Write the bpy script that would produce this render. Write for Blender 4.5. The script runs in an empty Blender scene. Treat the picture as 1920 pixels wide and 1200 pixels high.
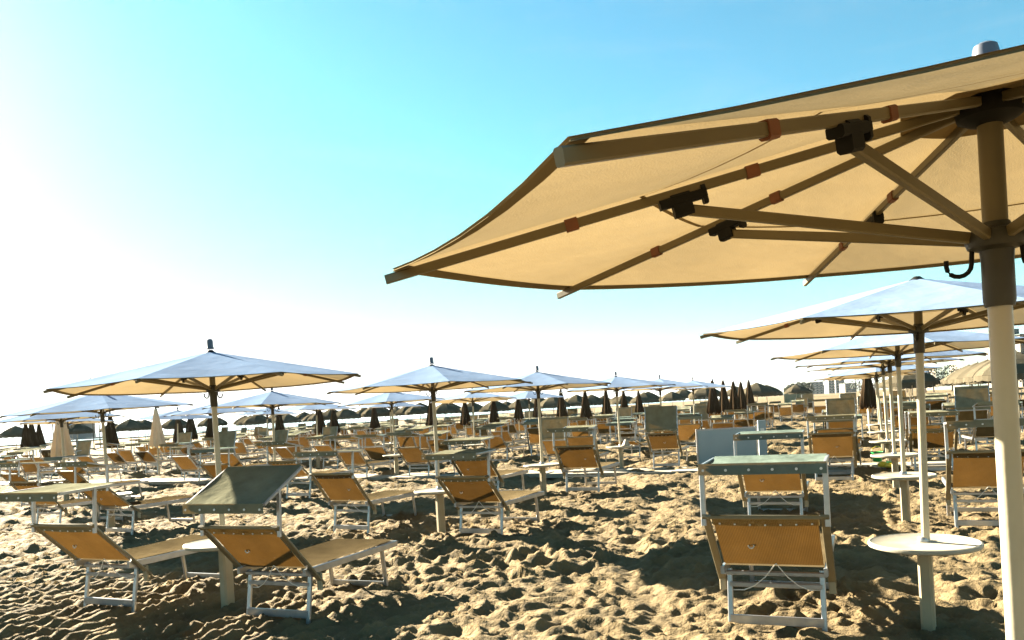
import bpy, math, random
import numpy as np
from mathutils import Vector, Matrix
random.seed(7)
HAZE = 4.5e-5
R = math.radians
scn = bpy.context.scene
COL = scn.collection

# ------------------------------------------------------------------ camera
F, H = 1500.0, 1.65                    # focal length in pixels of a 1920 wide frame, eye height
ROLL = math.atan(0.056)
HX, HY = 960.0, 768.0
RIGHT = Vector((math.cos(ROLL), 0, -math.sin(ROLL)))
UP = Vector((math.sin(ROLL), 0, math.cos(ROLL)))
FWD = Vector((0, 1, 0))
EYE = Vector((0, 0, H))
cam_d = bpy.data.cameras.new('camera'); cam = bpy.data.objects.new('camera', cam_d); COL.objects.link(cam)
m = Matrix((RIGHT, UP, -FWD)).transposed().to_4x4(); m.translation = EYE
cam.matrix_world = m
cam_d.sensor_width = 36.0; cam_d.lens = 36.0 * F / 1920.0
cam_d.shift_y = (HY - 600.0) / 1920.0
cam_d.clip_end = 40000; cam_d.clip_start = 0.05
scn.camera = cam

def ray(px, py):
    return FWD + RIGHT * ((px - HX) / F) + UP * (-(py - HY) / F)
def gnd(px, py, z=0.0):                # where a ray meets the level z
    d = ray(px, py); t = (z - H) / d.z
    p = EYE + d * t; return Vector((p.x, p.y, z))
TH = math.atan((1620 - 960) / F)       # heading of the umbrella rows, clockwise from +Y
ROWD = Vector((math.sin(TH), math.cos(TH), 0)); CRS = Vector((math.cos(TH), -math.sin(TH), 0))
def st(s, t):
    return ROWD * s + CRS * t
def col(px, t):                        # where the pixel column px meets the row line of offset t
    d = ray(px, HY - 0.056 * (px - HX)); d.z = 0
    k = t / d.dot(CRS); return d * k

# ------------------------------------------------------------------ materials
def mat(name):
    M = bpy.data.materials.new(name); M.use_nodes = True
    nt = M.node_tree; nt.nodes.clear()
    return M, nt
def nd(nt, typ, **kw):
    n = nt.nodes.new(typ)
    for k, v in kw.items():
        if k in n.inputs: n.inputs[k].default_value = v
        else: setattr(n, k, v)
    return n
def rgb(c): return (c[0], c[1], c[2], 1)
KALB = .74
def varied(nt, c, amt, scale, coord='Object', detail=4, stretch=None):
    c = [x * KALB for x in c]
    tc = nd(nt, 'ShaderNodeTexCoord'); src = tc.outputs[coord]
    if stretch:
        mp = nd(nt, 'ShaderNodeMapping'); mp.inputs['Scale'].default_value = stretch
        nt.links.new(src, mp.inputs[0]); src = mp.outputs[0]
    nz = nd(nt, 'ShaderNodeTexNoise'); nz.inputs['Scale'].default_value = scale; nz.inputs['Detail'].default_value = detail
    nt.links.new(src, nz.inputs['Vector'])
    rp = nd(nt, 'ShaderNodeValToRGB')
    rp.color_ramp.elements[0].position = 0.3; rp.color_ramp.elements[1].position = 0.72
    rp.color_ramp.elements[0].color = rgb([x * (1 - amt) for x in c]); rp.color_ramp.elements[1].color = rgb([min(1, x * (1 + amt * .5)) for x in c])
    nt.links.new(nz.outputs[0], rp.inputs[0])
    return rp.outputs[0], src
def solid(name, c, rough=0.5, metal=0.0, amt=0.18, scale=9, bump=0.0, spec=0.5):
    M, nt = mat(name)
    out = nd(nt, 'ShaderNodeOutputMaterial'); b = nd(nt, 'ShaderNodeBsdfPrincipled')
    b.inputs['Roughness'].default_value = rough; b.inputs['Metallic'].default_value = metal
    b.inputs['Specular IOR Level'].default_value = spec
    cs, src = varied(nt, c, amt, scale)
    nt.links.new(cs, b.inputs['Base Color'])
    if bump:
        nz = nd(nt, 'ShaderNodeTexNoise'); nz.inputs['Scale'].default_value = scale * 8
        nt.links.new(src, nz.inputs['Vector'])
        bp = nd(nt, 'ShaderNodeBump'); bp.inputs['Strength'].default_value = bump; bp.inputs['Distance'].default_value = 0.01
        nt.links.new(nz.outputs[0], bp.inputs['Height']); nt.links.new(bp.outputs[0], b.inputs['Normal'])
    nt.links.new(b.outputs[0], out.inputs[0])
    return M
def fabric(name, c, tc, mix, amt=0.15, scale=3, weave=220, bump=0.25, stretch=None, wr=(4, 0.35), vary=.12, threads=0):
    M, nt = mat(name)
    out = nd(nt, 'ShaderNodeOutputMaterial')
    d = nd(nt, 'ShaderNodeBsdfDiffuse'); t = nd(nt, 'ShaderNodeBsdfTranslucent')
    cs, src = varied(nt, c, amt, scale, stretch=stretch); ts, _ = varied(nt, tc, amt * 1.3, scale * 0.7, stretch=stretch)
    oi = nd(nt, 'ShaderNodeObjectInfo'); mr = nd(nt, 'ShaderNodeMapRange'); mr.inputs[3].default_value = 1 - vary; mr.inputs[4].default_value = 1 + vary * .6
    nt.links.new(oi.outputs['Random'], mr.inputs[0])
    for sock, sh in ((cs, d), (ts, t)):
        h2 = nd(nt, 'ShaderNodeHueSaturation'); nt.links.new(mr.outputs[0], h2.inputs['Value']); nt.links.new(sock, h2.inputs['Color']); nt.links.new(h2.outputs[0], sh.inputs[0])
    if threads:                          # open weave: darker and lighter threads
        wv = nd(nt, 'ShaderNodeTexWave'); wv.bands_direction = 'DIAGONAL'; wv.inputs['Scale'].default_value = threads; wv.inputs['Distortion'].default_value = .6
        nt.links.new(src, wv.inputs['Vector'])
        for sh in (d, t):
            h2 = sh.inputs[0].links[0].from_node; m2 = nd(nt, 'ShaderNodeMath'); m2.operation = 'MULTIPLY_ADD'; m2.inputs[1].default_value = .6; m2.inputs[2].default_value = .66
            m3 = nd(nt, 'ShaderNodeMath'); m3.operation = 'MULTIPLY'
            nt.links.new(wv.outputs['Fac'], m2.inputs[0]); nt.links.new(m2.outputs[0], m3.inputs[0]); nt.links.new(mr.outputs[0], m3.inputs[1]); nt.links.new(m3.outputs[0], h2.inputs['Value'])
    nz = nd(nt, 'ShaderNodeTexNoise'); nz.inputs['Scale'].default_value = weave; nz.inputs['Detail'].default_value = 1
    nt.links.new(src, nz.inputs['Vector'])
    bp = nd(nt, 'ShaderNodeBump'); bp.inputs['Strength'].default_value = bump; bp.inputs['Distance'].default_value = 0.004
    nt.links.new(nz.outputs[0], bp.inputs['Height'])
    n2 = nd(nt, 'ShaderNodeTexNoise'); n2.inputs['Scale'].default_value = wr[0]; n2.inputs['Detail'].default_value = 3
    nt.links.new(src, n2.inputs['Vector'])
    b2 = nd(nt, 'ShaderNodeBump'); b2.inputs['Strength'].default_value = wr[1]; b2.inputs['Distance'].default_value = 0.03
    nt.links.new(n2.outputs[0], b2.inputs['Height']); nt.links.new(bp.outputs[0], b2.inputs['Normal'])
    nt.links.new(b2.outputs[0], d.inputs['Normal']); nt.links.new(b2.outputs[0], t.inputs['Normal'])
    mx = nd(nt, 'ShaderNodeMixShader'); mx.inputs[0].default_value = mix
    nt.links.new(d.outputs[0], mx.inputs[1]); nt.links.new(t.outputs[0], mx.inputs[2]); nt.links.new(mx.outputs[0], out.inputs[0])
    return M
MT = {}
MT['canopy'] = fabric('canopy_cloth', (.34, .49, .74), (.29, .20, .088), .42, amt=.16, scale=1.6)  # white cloth; the blue of skylit shaded faces is put into its diffuse colour
MT['hem'] = fabric('hem_cloth', (.36, .29, .17), (.22, .15, .065), .42, amt=.14, scale=2)
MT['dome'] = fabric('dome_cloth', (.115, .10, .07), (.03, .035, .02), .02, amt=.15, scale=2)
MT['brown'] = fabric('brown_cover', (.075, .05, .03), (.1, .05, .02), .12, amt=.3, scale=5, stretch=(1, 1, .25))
MT['paleclosed'] = fabric('pale_cover', (.72, .66, .52), (.7, .5, .25), .3, amt=.12, scale=5)
MT['mesh'] = fabric('lounger_mesh', (.20, .155, .085), (.076, .037, .008), .46, amt=.22, scale=5, weave=420, bump=.5, vary=.42, threads=62)
MT['hood'] = fabric('hood_cloth', (.29, .29, .205), (.10, .055, .01), .30, amt=.25, scale=6, weave=300, wr=(7, .6))
MT['hoodblue'] = fabric('hood_cloth_grey', (.16, .215, .19), (.14, .08, .02), .2, amt=.2, scale=6, weave=300, wr=(7, .6))
MT['alu'] = solid('aluminium', (.48, .49, .51), .33, .7, .15, 14)
MT['ivory'] = solid('ivory_paint', (.50, .45, .33), .35, 0, .10, 5, .05)
MT['rib'] = solid('rib_aluminium', (.17, .135, .065), .42, .15, .15, 8)
MT['railtan'] = solid('rail_tan', (.22, .185, .11), .4, .3, .15, 10)
MT['upole'] = solid('upper_pole', (.16, .13, .065), .4, .1, .15, 8)  # same cream pole, with the shade under the canopy put into its colour
MT['black'] = solid('black_plastic', (.012, .012, .012), .65, 0, .3, 20, 0, .15)
MT['dark'] = solid('dark_metal', (.04, .038, .026), .5, .2, .3, 12)
MT['cap'] = solid('cap_grey', (.10, .11, .14), .4, 0, .12, 20)
MT['strap'] = solid('strap_leather', (.20, .065, .025), .6, 0, .25, 30)
MT['table'] = solid('table_white', (.42, .385, .30), .5, 0, .25, 7, .08)
MT['ped'] = solid('pedestal_cream', (.38, .315, .195), .5, 0, .15, 5, .1)
MT['ring'] = solid('white_plastic', (.85, .83, .78), .4, 0, .05, 20)
MT['paver'] = solid('paver_concrete', (.33, .295, .23), .85, 0, .22, 3, .4)
MT['hull'] = solid('wall_plaster', (.28, .25, .21), .8, 0, .15, .5)
MT['hullg'] = solid('wall_green_grey', (.09, .14, .14), .8, 0, .15, .5)
MT['glassd'] = solid('window_dark', (.03, .045, .05), .15, 0, .3, .6)
MT['white'] = solid('white_render', (.34, .335, .33), .7, 0, .08, .4)
MT['leaf'] = solid('foliage', (.035, .06, .025), .7, 0, .5, .8)
MT['bark'] = solid('bark', (.09, .06, .04), .9, 0, .4, 3)
MT['hill'] = solid('hill_slope', (.07, .09, .05), 1, 0, .4, .004)
MT['panel'] = solid('pale_panel', (.34, .42, .45), .5, 0, .06, 3)
MT['bluepanel'] = solid('blue_panel', (.12, .28, .55), .4, 0, .1, 2)
MT['toyg'] = solid('toy_green', (.03, .42, .10), .35); MT['toyy'] = solid('toy_yellow', (.85, .65, .05), .35); MT['toyr'] = solid('toy_red', (.6, .05, .03), .35)
MT['orange'] = solid('orange_plastic', (.8, .30, .05), .4)
MT['fence'] = solid('fence_reed', (.30, .27, .15), .9, 0, .3, 1)
MT['grey'] = solid('grey_cloth', (.13, .15, .14), .8, 0, .2, 3)

# sand
M, nt = mat('sand')
out = nd(nt, 'ShaderNodeOutputMaterial'); b = nd(nt, 'ShaderNodeBsdfPrincipled'); b.inputs['Roughness'].default_value = .95
b.inputs['Specular IOR Level'].default_value = .15
cs, src = varied(nt, (.205, .152, .078), .35, 1.6, coord='Object', detail=8)
nt.links.new(cs, b.inputs['Base Color'])
n1 = nd(nt, 'ShaderNodeTexNoise'); n1.inputs['Scale'].default_value = 16; n1.inputs['Detail'].default_value = 9; n1.inputs['Roughness'].default_value = .62
n2 = nd(nt, 'ShaderNodeTexNoise'); n2.inputs['Scale'].default_value = 2.6; n2.inputs['Detail'].default_value = 5
nt.links.new(src, n1.inputs['Vector']); nt.links.new(src, n2.inputs['Vector'])
b1 = nd(nt, 'ShaderNodeBump'); b1.inputs['Strength'].default_value = 1.0; b1.inputs['Distance'].default_value = .05
b2 = nd(nt, 'ShaderNodeBump'); b2.inputs['Strength'].default_value = .6; b2.inputs['Distance'].default_value = .12
nt.links.new(n1.outputs[0], b1.inputs['Height']); nt.links.new(n2.outputs[0], b2.inputs['Height']); nt.links.new(b2.outputs[0], b1.inputs['Normal'])
nt.links.new(b1.outputs[0], b.inputs['Normal']); nt.links.new(b.outputs[0], out.inputs[0]); MT['sand'] = M
# sea
M, nt = mat('sea'); out = nd(nt, 'ShaderNodeOutputMaterial'); b = nd(nt, 'ShaderNodeBsdfPrincipled')
b.inputs['Base Color'].default_value = (.10, .30, .36, 1); b.inputs['Roughness'].default_value = .12
tc = nd(nt, 'ShaderNodeTexCoord'); n1 = nd(nt, 'ShaderNodeTexNoise'); n1.inputs['Scale'].default_value = .35; n1.inputs['Detail'].default_value = 6
nt.links.new(tc.outputs['Object'], n1.inputs['Vector']); b1 = nd(nt, 'ShaderNodeBump'); b1.inputs['Strength'].default_value = .5; b1.inputs['Distance'].default_value = .5
nt.links.new(n1.outputs[0], b1.inputs['Height']); nt.links.new(b1.outputs[0], b.inputs['Normal']); nt.links.new(b.outputs[0], out.inputs[0]); MT['sea'] = M

# ------------------------------------------------------------------ mesh builder
class MB:
    def __init__(s): s.v = []; s.f = []
    def add(s, vs, fs):
        o = len(s.v); s.v += [tuple(v) for v in vs]; s.f += [tuple(i + o for i in f) for f in fs]; return s
    def bar(s, p0, p1, w, h, upv=(0, 0, 1)):        # rectangular section bar
        p0, p1 = Vector(p0), Vector(p1); d = (p1 - p0).normalized(); upv = Vector(upv)
        x = d.cross(upv)
        if x.length < 1e-4: x = d.cross(Vector((1, 0, 0)))
        x.normalize(); y = x.cross(d)
        q = []; c = min(w, h) * .18
        sec = [(-w/2 + c, -h/2), (w/2 - c, -h/2), (w/2, -h/2 + c), (w/2, h/2 - c), (w/2 - c, h/2), (-w/2 + c, h/2), (-w/2, h/2 - c), (-w/2, -h/2 + c)]
        for p in (p0, p1):
            for a, b_ in sec: q.append(p + x * a + y * b_)
        fs = [(i, (i + 1) % 8, 8 + (i + 1) % 8, 8 + i) for i in range(8)] + [tuple(range(7, -1, -1)), tuple(range(8, 16))]
        return s.add(q, fs)
    def tube(s, pts, r, n=8):
        pts = [Vector(p) for p in pts]; q = []; fs = []
        rs = r if isinstance(r, (list, tuple)) else [r] * len(pts)
        for i, p in enumerate(pts):
            d = (pts[min(i + 1, len(pts) - 1)] - pts[max(i - 1, 0)]).normalized()
            a = Vector((0, 0, 1)) if abs(d.z) < .9 else Vector((0, 1, 0))
            x = d.cross(a).normalized(); y = x.cross(d)
            for k in range(n):
                t = 2 * math.pi * k / n; q.append(p + (x * math.cos(t) + y * math.sin(t)) * rs[i])
        for i in range(len(pts) - 1):
            for k in range(n): fs.append((i*n + k, i*n + (k + 1) % n, (i + 1)*n + (k + 1) % n, (i + 1)*n + k))
        fs.append(tuple(range(n - 1, -1, -1))); fs.append(tuple((len(pts) - 1)*n + k for k in range(n)))
        return s.add(q, fs)
    def lathe(s, prof, n=20, c=(0, 0)):
        q = []; fs = []
        for r, z in prof:
            for k in range(n):
                t = 2 * math.pi * k / n; q.append((c[0] + r * math.cos(t), c[1] + r * math.sin(t), z))
        for i in range(len(prof) - 1):
            for k in range(n): fs.append((i*n + k, i*n + (k + 1) % n, (i + 1)*n + (k + 1) % n, (i + 1)*n + k))
        fs.append(tuple(range(n - 1, -1, -1))); fs.append(tuple((len(prof) - 1)*n + k for k in range(n)))
        return s.add(q, fs)
    def box(s, c, sz, rz=0):
        x, y, z = [a / 2 for a in sz]; q = []
        for dz in (-z, z):
            for dx, dy in ((-x, -y), (x, -y), (x, y), (-x, y)):
                q.append((c[0] + dx * math.cos(rz) - dy * math.sin(rz), c[1] + dx * math.sin(rz) + dy * math.cos(rz), c[2] + dz))
        return s.add(q, [(3, 2, 1, 0), (4, 5, 6, 7), (0, 1, 5, 4), (1, 2, 6, 5), (2, 3, 7, 6), (3, 0, 4, 7)])
    def sheet(s, fn, nu, nv):                        # a grid fn(u,v) with u,v in 0..1
        q = [fn(i / nu, j / nv) for j in range(nv + 1) for i in range(nu + 1)]
        fs = [(j*(nu+1) + i, j*(nu+1) + i + 1, (j+1)*(nu+1) + i + 1, (j+1)*(nu+1) + i) for j in range(nv) for i in range(nu)]
        return s.add(q, fs)
    def ring(s, c, rad, r, axis='y', n=14, m_=6, a0=0, a1=2*math.pi):
        pts = []
        for k in range(n + 1):
            t = a0 + (a1 - a0) * k / n
            if axis == 'y': pts.append((c[0] + rad * math.cos(t), c[1], c[2] + rad * math.sin(t)))
            else: pts.append((c[0], c[1] + rad * math.cos(t), c[2] + rad * math.sin(t)))
        return s.tube(pts, r, m_)
    def mesh(s, name, material, smooth=False):
        me = bpy.data.meshes.new(name); me.from_pydata(s.v, [], s.f); me.update()
        me.materials.append(MT[material])
        if smooth: me.polygons.foreach_set('use_smooth', [True] * len(me.polygons)); me.set_sharp_from_angle(angle=R(40))
        return me

# a recipe is a list of (name, mesh, parent index or -1)
def spawn(recipe, name, label, cat, loc, rz=0, group=None, scale=1.0, tilt=None, skip=()):
    e = bpy.data.objects.new(name, None); COL.objects.link(e); e.empty_display_size = .2
    e.location = loc; e.rotation_euler = (tilt[0] if tilt else 0, tilt[1] if tilt else 0, rz); e.scale = (scale,) * 3
    e['label'] = label; e['category'] = cat
    if group: e['group'] = group
    made = []
    for i, (n, me, par) in enumerate(recipe):
        o = bpy.data.objects.new(n, me); COL.objects.link(o); o.parent = e if par < 0 else made[par]; made.append(o)
    return e
def single(name, mb, material, label=None, cat=None, loc=(0, 0, 0), rz=0, group=None, kind=None, smooth=False):
    o = bpy.data.objects.new(name, mb.mesh(name, material, smooth)); COL.objects.link(o); o.location = loc; o.rotation_euler[2] = rz
    if label: o['label'] = label; o['category'] = cat
    if group: o['group'] = group
    if kind: o['kind'] = kind
    return o

# ------------------------------------------------------------------ sand terrain
def hsh(ix, iy, k):
    v = np.sin(ix * 127.1 + iy * 311.7 + k * 74.7) * 43758.5453
    return v - np.floor(v)
def vnoise(x, y, k):
    ix, iy = np.floor(x), np.floor(y); fx, fy = x - ix, y - iy
    fx = fx * fx * (3 - 2 * fx); fy = fy * fy * (3 - 2 * fy)
    a, b_, c, d = hsh(ix, iy, k), hsh(ix + 1, iy, k), hsh(ix, iy + 1, k), hsh(ix + 1, iy + 1, k)
    return (a * (1 - fx) + b_ * fx) * (1 - fy) + (c * (1 - fx) + d * fx) * fy - .5
def pits(x, y, cell, rmin, rmax, dep, k, fill=.9):
    h = np.zeros_like(x); ix, iy = np.floor(x / cell), np.floor(y / cell)
    for dx in (-1, 0, 1):
        for dy in (-1, 0, 1):
            cx, cy = ix + dx, iy + dy
            px = (cx + hsh(cx, cy, k)) * cell; py = (cy + hsh(cx, cy, k + 1)) * cell
            ang = hsh(cx, cy, k + 2) * math.pi; rad = rmin + (rmax - rmin) * hsh(cx, cy, k + 3)
            on = hsh(cx, cy, k + 4) < fill
            u = (x - px) * np.cos(ang) + (y - py) * np.sin(ang); w = -(x - px) * np.sin(ang) + (y - py) * np.cos(ang)
            q = (u / (rad * 1.5)) ** 2 + (w / rad) ** 2
            prof = -np.exp(-q * 1.6) + .55 * np.exp(-((np.sqrt(q) - 1.25) / .38) ** 2)
            h += np.where(on, prof * dep * rad / rmax, 0)
    return h
def sand_h(x, y):
    r = np.hypot(x, y)
    wx = x + .16 * vnoise(x * 2.1, y * 2.1, 3) + .07 * vnoise(x * 5.3, y * 5.3, 81); wy = y + .16 * vnoise(x * 2.1, y * 2.1, 4) + .07 * vnoise(x * 5.3, y * 5.3, 82)
    h = .07 * vnoise(x * .55, y * .55, 1) + .035 * vnoise(x * 1.9, y * 1.9, 2)
    # raked furrows, strongest on the left
    ra = R(62); u = wx * math.cos(ra) + wy * math.sin(ra); w = -wx * math.sin(ra) + wy * math.cos(ra)
    rk = np.clip((-1.1 - x) / 1.4 + 1.1 * vnoise(x * .5, y * .5, 61), 0, 1) * np.clip((16 - r) / 6, 0, 1)
    h += rk * (.030 * np.sin(w * 2 * math.pi / .17 + 5.5 * vnoise(u * .9, w * 1.3, 7)) + .03 * vnoise(u * 1.0, w * 7, 8))
    fade = np.clip((48 - r) / 24, 0, 1); fp = (1 - .7 * rk) * np.clip(.85 + 1.1 * vnoise(x * .45 + 9, y * .45, 51), .35, 1.35)
    sx = wx * CRS.x + wy * CRS.y; sy = wx * ROWD.x + wy * ROWD.y
    rg1 = 1 - 2 * np.abs(vnoise(sx * 3.2, sy * 9.5, 41)); rg2 = 1 - 2 * np.abs(vnoise(sx * 6.5 + 3, sy * 19, 42))
    h += fade * (.040 * rg1 ** 2 + .022 * rg2 ** 2)
    h += np.clip((r - 9) / 22, 0, 1) * (.44 * np.abs(vnoise(sx * .8, sy * 1.5, 43)) + .26 * vnoise(sx * 1.6, sy * 3, 44) - .11)
    h += fade * fp * .85 * (pits(wx, wy, .27, .035, .105, .062, 11, .66) + pits(wx, wy, .17, .02, .07, .032, 21, .6) + pits(wx + .4, wy - .3, .40, .04, .13, .06, 71, .5) + pits(wx, wy, .62, .09, .18, .085, 31, .6))
    tr = np.exp(-((x - 1.0 - .12 * (y - 5) - .25 * np.sin(y * .6)) / .16) ** 2)      # a dragged track
    h += fade * tr * (-.025 - h * .35)
    h += fade * (.026 * vnoise(wx * 8, wy * 8, 5) + .016 * vnoise(wx * 17, wy * 17, 6))
    return h * np.clip((140 - r) / 60, 0, 1)
rs = [0.8]
while rs[-1] < 60: rs.append(rs[-1] * 1.0046)
while rs[-1] < 8500: rs.append(rs[-1] * 1.25)
rs = np.array(rs)
an = np.concatenate([np.arange(-62, 58, .2), np.arange(58, 298, 4.0)]) * math.pi / 180
NR, NA = len(rs), len(an)
AA, RR = np.meshgrid(an, rs)
X = RR * np.sin(AA); Y = RR * np.cos(AA); Z = sand_h(X, Y)
V = np.stack([X, Y, Z], -1).reshape(-1, 3)
i = np.arange(NR - 1)[:, None] * NA; j = np.arange(NA)[None, :]; j2 = (j + 1) % NA
Q = np.stack([i + j, i + NA + j, i + NA + j2, i + j2], -1).reshape(-1, 4)
V = np.vstack([V, [[0, 0, 0]]]); cidx = len(V) - 1
me = bpy.data.meshes.new('sand')
me.vertices.add(len(V)); me.vertices.foreach_set('co', V.astype(np.float32).ravel())
tri = np.stack([np.full(NA, cidx), np.arange(NA), (np.arange(NA) + 1) % NA], -1)
nl = Q.size + tri.size
me.loops.add(nl); me.loops.foreach_set('vertex_index', np.concatenate([Q.ravel(), tri.ravel()]).astype(np.int32))
me.polygons.add(len(Q) + len(tri))
me.polygons.foreach_set('loop_start', np.concatenate([np.arange(len(Q)) * 4, Q.size + np.arange(len(tri)) * 3]).astype(np.int32))
me.polygons.foreach_set('use_smooth', np.ones(len(Q) + len(tri), dtype=bool))
me.update(); me.validate(); me.materials.append(MT['sand'])
so = bpy.data.objects.new('sand', me); COL.objects.link(so); so['kind'] = 'structure'
def gz(p):
    return float(sand_h(np.array([p.x]), np.array([p.y]))[0])
def sit(p, dz=0.0):
    return Vector((p.x, p.y, gz(p) * .4 + dz))

# sea to the left of the rows
w = MB()
a, b_, c, d = st(-400, -150), st(8800, -150), st(6500, -6500), st(-400, -9000)
w.add([(p.x, p.y, 0.25) for p in (a, b_, c, d)], [(3, 2, 1, 0)])
single('sea', w, 'sea', kind='structure')

# paved path across the rows
pv = MB(); rng = random.Random(3)
for k in range(-34, 14):
    for r_ in range(2):
        c = st(17.95 + r_ * .62, k * 1.0 + .5 + (r_ * .5))
        pv.box((c.x, c.y, .035 + rng.uniform(-.012, .012)), (.985, .60, .09), -TH + rng.uniform(-.006, .006))
single('path', pv, 'paver', kind='structure')

# ------------------------------------------------------------------ umbrella recipe
RC, ZE, ZA = 1.40, 2.03, 2.345
def ribz(r): return ZA - .045 - (ZA - .045 - (ZE - .02)) * (r / RC)
def canopy_mb(seed, nu=6, nv=9, sag=.016, edge=.014):
    mb = MB(); rg = random.Random(seed)
    for k in range(8):
        a0, a1 = k * math.pi / 4, (k + 1) * math.pi / 4; wr = rg.uniform(.5, 1.3); ph = rg.uniform(0, 6)
        def fn(u, v, a0=a0, a1=a1, wr=wr, ph=ph):
            r = .035 + (RC + .012 - .035) * v
            p0 = Vector((math.cos(a0) * r, math.sin(a0) * r)); p1 = Vector((math.cos(a1) * r, math.sin(a1) * r))
            p = p0.lerp(p1, u); m_ = 4 * u * (1 - u)
            p *= 1 - edge * m_ * v ** 3
            z = ribz(r) + .022 - sag * m_ * v * (1.25 - .6 * v) + .004 * wr * math.sin(v * 23 + ph + 4 * u) * m_ * (1 - v)
            return (p.x, p.y, z)
        mb.sheet(fn, nu, nv)
    return mb
def hem_mb(which, nu=6, sag=.016, edge=.014):
    mb = MB()
    def at_(k, u, r, dz):
        a0, a1 = k * math.pi / 4, (k + 1) * math.pi / 4; m_ = 4 * u * (1 - u); v = (r - .035) / (RC + .012 - .035)
        p = Vector((math.cos(a0), math.sin(a0))).lerp(Vector((math.cos(a1), math.sin(a1))), u) * r * (1 - edge * m_ * v ** 3)
        return (p.x, p.y, ribz(r) + .022 - sag * m_ * v * (1.25 - .6 * v) + dz)
    for k in range(8):
        if which == 'hem':
            mb.sheet(lambda u, v: at_(k, u, RC + .014 - .005 * math.cos(v * 6.283) - .045 * max(0, 1 - abs(v - .5) * 6), .003 * math.sin(v * 6.283) - .003), nu, 8)
        elif which == 'apex_patch': mb.sheet(lambda u, v: at_(k, u, .20 - .14 * v, -.004), nu, 2)
        else: mb.sheet(lambda u, v: at_(k, u, .80 + .012 * v, -.004), nu, 1)
    return mb
def umbrella_recipe(seed, detail, lean=None, hook=.3):
    rec = []
    def add(n, mb, mt, par=-1, smooth=False):
        if lean and n in ('canopy', 'hem', 'apex_patch', 'seam', 'rib', 'strap', 'strut', 'bracket'):      # a frame that hangs a little to one side
            mb.v = [(x, y, z + (lean[0] * x + lean[1] * y) * min(1, max(0, (math.hypot(x, y) - .05) / .5)) + .042 * max(0, math.cos(math.atan2(y, x) - R(225))) ** 4 * math.hypot(x, y) / 1.4) for x, y, z in mb.v]
        rec.append((n, mb.mesh(n, mt, smooth), par)); return len(rec) - 1
    add('pole', MB().lathe([(.0255, -.25), (.0255, 1.83)], 16), 'ivory', smooth=True)
    add('upper_pole', MB().lathe([(.0265, 2.0), (.0265, 2.28)], 16), 'upole', smooth=True)
    hub = add('lower_hub', MB().lathe([(.031, 1.825), (.034, 1.84), (.034, 1.93), (.036, 1.955), (.060, 1.962), (.066, 1.98), (.060, 2.0), (.034, 2.006), (.030, 2.02)], 18), 'dark', smooth=True)
    if detail > 0:
        for sgn in (0, math.pi):
            h = MB(); c, s_ = math.cos(sgn + hook), math.sin(sgn + hook); pts = []
            for q in range(11):
                t = math.pi * .55 - q / 10 * math.pi * 1.45
                rr = .060 + .028 * math.cos(t) ; pts.append((c * (rr), s_ * rr, 1.925 + .030 * math.sin(t)))
            pts = [(c * .045, s_ * .045, 1.985), (c * .05, s_ * .05, 1.958)] + [(c * (.078 + .026 * math.cos(math.pi - q / 8 * math.pi * -1)), s_ * (.078 + .026 * math.cos(math.pi + q / 8 * math.pi)), 1.93 + .026 * math.sin(math.pi + q / 8 * math.pi)) for q in range(9)] + [(c * .104, s_ * .104, 1.945)]
            h.tube(pts, .0055, 7); add('hook', h, 'black', hub, True)
    add('upper_hub', MB().lathe([(.030, 2.245), (.05, 2.252), (.068, 2.262), (.072, 2.288), (.066, 2.304), (.04, 2.318), (.02, 2.335)], 16), 'black', smooth=True)
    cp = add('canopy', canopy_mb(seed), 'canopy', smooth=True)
    if detail > 1:
        for hn in ('hem', 'apex_patch', 'seam'): add(hn, hem_mb(hn), 'hem', cp, True)
    for k in range(8):
        a = k * math.pi / 4; c, s_ = math.cos(a), math.sin(a)
        P = lambda r, dz=0: (c * r, s_ * r, ribz(r) + dz)
        rb = add('rib', MB().bar(P(.045), P(RC + .03), .015, .0225), 'rib')
        if detail > 1:
            for r0 in (.53, .96):
                add('strap', MB().bar(P(r0), P(r0 + .030), .021, .030), 'strap', rb)
        q0 = (c * .05, s_ * .05, 1.985); q1 = P(.70, -.045)
        sb = add('strut', MB().bar(q0, q1, .018, .026), 'rib')
        if detail > 0:
            bk = MB().bar(P(.655, -.018), P(.765, -.018), .032, .022)
            bk.bar(P(.690, -.03), P(.735, -.03), .030, .055); bk.bar(P(.655, -.02), P(.665, -.02), .03, .045)
            add('bracket', bk, 'black', sb)
    add('finial', MB().lathe([(.036, 2.345), (.037, 2.352), (.030, 2.362), (.028, 2.415), (.025, 2.428), (.016, 2.434)], 16), 'cap', smooth=True)
    return rec
pa = R(41.5); UMN = [r_ for r_ in umbrella_recipe(7, 2)]; UM = [umbrella_recipe(1, 2), umbrella_recipe(2, 2), umbrella_recipe(4, 2, (.020 * math.cos(pa) + .065 * math.sin(pa), -.020 * math.sin(pa) + .065 * math.cos(pa)), 1.86), [r_ for r_ in UMN if r_[0] != 'finial']]
UMF = umbrella_recipe(5, 0)
# table round the pole
tb = [('table_top', MB().lathe([(.09, .540), (.20, .552), (.325, .568), (.346, .577), (.350, .592), (.346, .602), (.334, .606), (.328, .602), (.045, .603)], 40).mesh('table_top', 'table', True), -1),
      ('pedestal', MB().bar((0, 0, -.15), (0, 0, .55), .105, .085, (0, 1, 0)).mesh('pedestal', 'ped'), -1),
      ('collar', MB().lathe([(.040, .607), (.040, .628), (.030, .640)], 14).bar((.03, 0, .622), (.075, 0, .622), .018, .018).mesh('collar', 'alu', True), -1)]
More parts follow.
